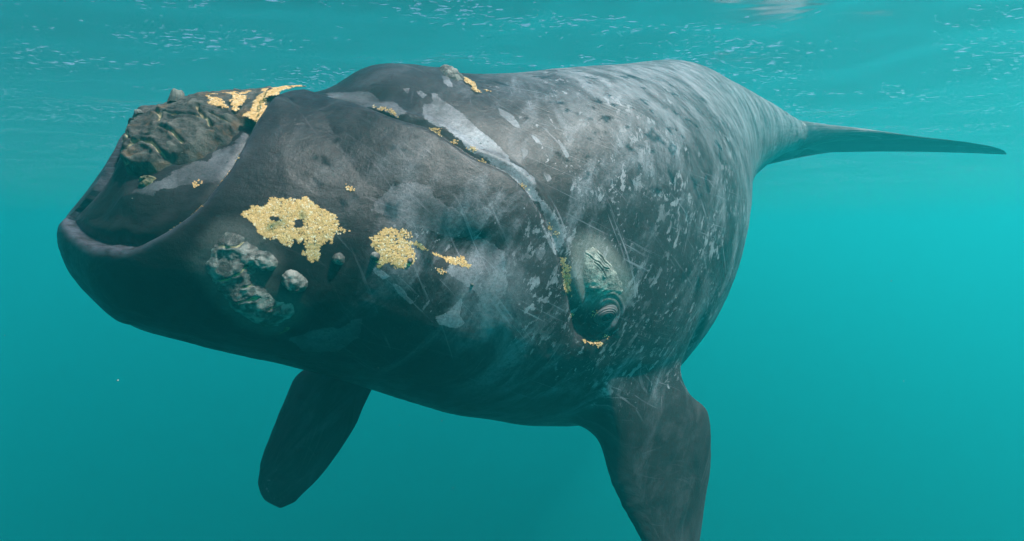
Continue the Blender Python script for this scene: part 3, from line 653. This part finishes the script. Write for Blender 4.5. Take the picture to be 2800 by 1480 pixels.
for i, (c, r) in enumerate(zip(FT['bumps'], (.08, .052, .07, .038, .028, .026, .026))):
    hp = at(HP, np.array(c[0])); a = np.linspace(0, 2 * math.pi, 15)[:-1]
    ring = np.stack([c[0] + r * np.cos(a), c[1] + r * np.sin(a) / hp], -1)
    rr = r
    def dome(Sg, Tg, rest, c=c, r=rr, hp=hp):
        e = np.hypot(Sg - c[0], (Tg - c[1]) * hp) / r; return .42 * r * np.clip(1 - e ** 2, 0, 1) + .05 * r * np.cos(e * 9) * (e < 1)
    pt = [(c[0] - .01, c[1]), (c[0] + .012, c[1] + .004)]
    patch('callosity', ring, M_LIP, .012, .006, 22, [], seed=40 + i, edge=.03, crackd=.009, res=.004, fn=dome)
b = patch('crust_growth', FT['oyster'], crust_material('green_crust', (.05, .055, .035), (.30, .28, .17), (.5, .42, .2), (.30, .21, .06)), .012, .02, 24, seed=61, edge=.025, res=.005)
tag(b, 'yellow green crust stuck low on the snout')
b = patch('crust_growth', FT['green'], crust_material('algae_crust', (.05, .06, .035), (.14, .16, .09), (.2, .2, .1)), .004, .008, 26, seed=67, edge=.02, res=.005)
tag(b, 'olive green film below the lip callosity')

# ------------------------------------------------------------------ barnacles on the bonnet
def barnacle(s, t, r, h, tilt):
    P0, _ = surf(np.array([s]), np.array([t]), 1, np.array([.068])); P1, _ = surf(np.array([s + .02]), np.array([t]), 1, np.array([.068])); P2, _ = surf(np.array([s]), np.array([t + .005]), 1, np.array([.068]))
    up = np.cross(P1[0] - P0[0], P2[0] - P0[0]); up /= -np.linalg.norm(up)
    up = up * .35 + np.array([tilt, 0, 1.0]); up /= np.linalg.norm(up)
    e1 = np.cross(up, [0, 1, 0]); e1 /= np.linalg.norm(e1); e2 = np.cross(up, e1)
    na = 36; prof = [(1.25, -.35), (1.15, .0), (1.02, .3), (.92, .65), (.86, .92), (.80, 1.0), (.66, .98), (.56, .80), (.45, .62), (.0, .55)]
    Vb = []; a = np.arange(na) / na * 2 * math.pi
    for rr, z in prof:
        rib = 1 + .07 * np.cos(a * 9) * (z < .95) * (rr > .6) + .04 * np.cos(a * 3 + 1)
        zz = z * h + .06 * h * np.cos(a * 4 + .6) * (z > .7)
        Vb.append(P0[0] + (np.cos(a) * rr * r * rib)[:, None] * e1 + (np.sin(a) * rr * r * rib)[:, None] * e2 + zz[:, None] * up)
    Vb = np.concatenate(Vb); ii = np.arange(len(Vb)).reshape(len(prof), na); w_ = np.concatenate([ii, ii[:, :1]], 1)
    fq = np.stack([w_[:-1, :-1], w_[:-1, 1:], w_[1:, 1:], w_[1:, :-1]], -1).reshape(-1, 4)
    o = mesh_obj('barnacle', Vb, fq, M_BARN, whale, {'rest': Vb, 'crack': np.zeros(len(Vb)), 'high': np.repeat([z for _, z in prof], na)})
    return o
M_BARN = crust_material('barnacle_shell', (.06, .062, .058), (.24, .24, .215), (.3, .3, .25))
tag(barnacle(.80, .915, .045, .075, -.1), 'grey stubby barnacle standing on top of the bonnet')
barnacle(.60, .865, .024, .032, -.5)

# ------------------------------------------------------------------ eye
ec = FT['eye'][0]
g = .012; hp_e = float(at(HP, np.array(ec[0])))
E0, _ = surf(np.array([ec[0]]), np.array([ec[1]])); E1, _ = surf(np.array([ec[0] + .08]), np.array([ec[1]])); E2, _ = surf(np.array([ec[0]]), np.array([ec[1] + .08 / hp_e]))
ex_, ey_ = E1[0] - E0[0], E2[0] - E0[0]; ex_ /= np.linalg.norm(ex_); en = np.cross(ey_, ex_); en /= np.linalg.norm(en)
if en @ (-E0[0]) < 0: en = -en
ey_ = np.cross(en, ex_); ey_ = ey_ if ey_[2] > 0 else -ey_
def lathe(c, prof, na, tilt=0.0, sy=1.0, wob=0.0):
    a = np.arange(na) / na * 2 * math.pi; out = []; ra = []
    for r, z in prof:
        k = 1 + wob * np.cos(a * 2 - .9) * (r > .035) + .5 * wob * np.cos(a - 1.6) * (r > .05)
        out.append(c + (np.cos(a) * r * k)[:, None] * ex_ + (np.sin(a) * r * sy * k)[:, None] * ey_ + (z + 0 * a)[:, None] * en); ra.append(r + 0 * a)
    Vb = np.concatenate(out); ii = np.arange(len(Vb)).reshape(len(prof), na); w_ = np.concatenate([ii, ii[:, :1]], 1)
    return Vb, np.stack([w_[:-1, :-1], w_[1:, :-1], w_[1:, 1:], w_[:-1, 1:]], -1).reshape(-1, 4), np.concatenate(ra)
m = NT('eyeball'); rr = m.attr('rad')
ccol = m.mix(m.ramp(rr, .013, .015), (.004, .005, .006), m.mix(m.ramp(rr, .026, .029), (.018, .02, .026), (.012, .012, .014)))
m.principled(ccol, .12, None, .6)
Re = .052
Vb, fq, ra = lathe(E0[0] - en * .004, [(Re * math.sin(x), Re * math.cos(x)) for x in np.linspace(.02, 1.75, 22)], 40)
eye = mesh_obj('eye', Vb, fq, m.mat, whale, {'rad': ra}); tag(eye, 'dark glossy eye low on the side of the head')
m = NT('eyelid_skin'); rest = m.attr('rest', 'Vector')
m.principled(m.mix(m.noise(rest, 30, 4), (.055, .053, .056), (.16, .155, .16)), .5, m.bump(m.noise(rest, 120, 3), .5, .006), .3)
prof = []
for r in np.linspace(.040, .135, 44):
    u = (r - .040) / .095
    z = .040 + .010 * math.sin(min(u / .10, 1) * math.pi / 2) - .012 * u - .068 * u ** 3 + .0065 * math.cos((r - .03) / .0165 * 2 * math.pi) * math.exp(-((u - .30) / .34) ** 2)
    prof.append((r, z - .004))
prof = [(.036, .0), (.037, .024), (.0385, .036)] + prof
Vb, fq, ra = lathe(E0[0] - en * .006, prof, 72, sy=.86, wob=.10)
lid = mesh_obj('eyelid', Vb, fq, m.mat, eye, {'rest': Vb})

# ------------------------------------------------------------------ whale lice (thousands of tiny pale orange crustaceans)
def lice_material():
    m = NT('whale_lice'); sd = m.attr('shade')
    c = m.mix(sd, (.60, .34, .12), (.86, .57, .26)); c = m.mix(m.ramp(sd, .86, .97), c, (.9, .8, .6))
    m.principled(c, .75, None, .1); return m.mat
M_LICE = lice_material()
_o = np.array([(1, 0, 0), (-1, 0, 0), (0, 1, 0), (0, -1, 0), (0, 0, 1), (0, 0, -.3)], float) * (.5, .30, .30)
_of = [(0, 2, 4), (2, 1, 4), (1, 3, 4), (3, 0, 4), (2, 0, 5), (1, 2, 5), (3, 1, 5), (0, 3, 5)]
_lv = list(_o); _lf = list(_of)
for x in (-.25, .05, .3):
    for y in (-1, 1):
        n_ = len(_lv); _lv += [np.array((x - .05, y * .2, .05)), np.array((x + .07, y * .2, .05)), np.array((x + .18 * (1 if x > 0 else -1), y * .62, -.12))]; _lf.append((n_, n_ + 1, n_ + 2))
_lv = np.array(_lv); _lf = np.array(_lf)
def lice_at(name, s, t, size, extra, side=1, label=None):
    n = len(s); ex = np.asarray(extra) * np.ones(n)
    A, _ = surf(s, t, side, ex); B, _ = surf(s + .01, t, side, ex); hp = at(HP, s); C, _ = surf(s, t + .01 / hp, side, ex)
    e1 = B - A; e1 /= np.linalg.norm(e1, axis=1)[:, None]; e3 = np.cross(C - A, e1); e3 /= np.linalg.norm(e3, axis=1)[:, None]
    e3 *= side; e2 = np.cross(e3, e1)
    a = rng.uniform(0, 2 * math.pi, n); f1 = e1 * np.cos(a)[:, None] + e2 * np.sin(a)[:, None]; f2 = -e1 * np.sin(a)[:, None] + e2 * np.cos(a)[:, None]
    e3 = e3 + rng.normal(0, .25, (n, 3)); sz = size * rng.uniform(.65, 1.3, n)
    Vv = A[:, None] + sz[:, None, None] * (_lv[None, :, :1] * f1[:, None] + _lv[None, :, 1:2] * f2[:, None] + _lv[None, :, 2:] * e3[:, None])
    ff = _lf[None] + (np.arange(n) * len(_lv))[:, None, None]
    o = mesh_obj(name, Vv.reshape(-1, 3), ff.reshape(-1, 3), M_LICE, whale, {'shade': np.repeat(rng.uniform(0, 1, n), len(_lv))}, smooth=False)
    tag(o, label, kind='stuff'); return o
def lice_patch(pts, dens, size, label, extra=.001, holes=(), jag=.03):
    pts = np.asarray(pts, float); q = metric(*pts.T); hp = at(HP, np.array(pts[:, 0].mean()))
    area = (q[:, 0].max() - q[:, 0].min()) * (q[:, 1].max() - q[:, 1].min()); n = int(area * dens)
    s = rng.uniform(pts[:, 0].min() - .03, pts[:, 0].max() + .03, n); t = rng.uniform(pts[:, 1].min() - .03 / hp, pts[:, 1].max() + .03 / hp, n)
    r = rest_of(s, t, 1); d = signed(s, t, pts, .1) + jag * fbm(r * 22, 3, 5) + rng.normal(0, .004, n)
    k = d > 0
    for h, rs, rt in holes: k &= np.hypot((s - h[0]) / rs, (t - h[1]) * hp / rt) + .3 * vnoise(r * 60, 4) > 1
    k &= fbm(r * 30, 2, 9) > -.62
    return lice_at('whale_lice', s[k], t[k], size, extra + .005 * np.abs(fbm(r[k] * 40, 2, 3)), 1, label)
lice_patch(FT['lBig'], 62000, .0134, 'large orange patch of whale lice in the middle of the lower lip', holes=[(FT['hole'][0], .026, .03), (FT['hole'][1], .03, .016)])
lice_patch(FT['lSec'], 62000, .0130, 'squarish orange patch of whale lice beside the hollow of the lip')
lice_patch(FT['lTrail'], 62000, .0130, 'trail of orange whale lice running into the lip hollow')
for kk, lb in (('lB1', 'orange whale lice on the bonnet flank'), ('lB2', 'orange whale lice across the top of the bonnet'), ('lB3', 'orange whale lice where the bonnet meets the lip')):
    lice_patch(FT[kk], 62000, .0134, lb, extra=.085)
lice_patch([(.98, .935), (1.1, .905), (1.25, .925), (1.4, .93), (1.62, .935), (1.6, .97), (1.3, .975), (1.0, .965)], 45000, .0112, 'thin band of orange whale lice along the crest of the snout', extra=.07, jag=.05)
for kk in ('lM1', 'lM2', 'lM3', 'lM4', 'lM5', 'lM6'): lice_patch(FT[kk], 70000, .011, None, extra=.012, jag=.035)
for c in FT['lPts'] + FT['lPts2']:
    n = int(rng.integers(8, 24)); hp = float(at(HP, np.array(c[0])))
    lice_at('whale_lice', c[0] + rng.normal(0, .014, n), c[1] + rng.normal(0, .011, n) / hp, .012, .006)

# ------------------------------------------------------------------ specks drifting in the water
m = NT('drifting_specks'); m.principled((.42, .44, .38), .8)
n = 170
y = rng.uniform(1.0, 9.0, n); pc = np.stack([y * rng.uniform(-1.05, 1.05, n), y, y * rng.uniform(-.62, .5, n)], -1); pc = pc[pc[:, 2] < SURF_Z - .3]; n = len(pc)
sz = rng.uniform(.0008, .0024, n) * (1 + 1.5 * (rng.uniform(0, 1, n) > .93))
Vv = pc[:, None] + sz[:, None, None] * (_o[None] * 2.2 + rng.normal(0, .25, (n, 6, 3)))
ff = np.array(_of)[None] + (np.arange(n) * 6)[:, None, None]
o = mesh_obj('drifting_specks', Vv.reshape(-1, 3), ff.reshape(-1, 3), m.mat)
tag(o, 'tiny pale specks drifting in the water around the whale', 'specks', kind='stuff')
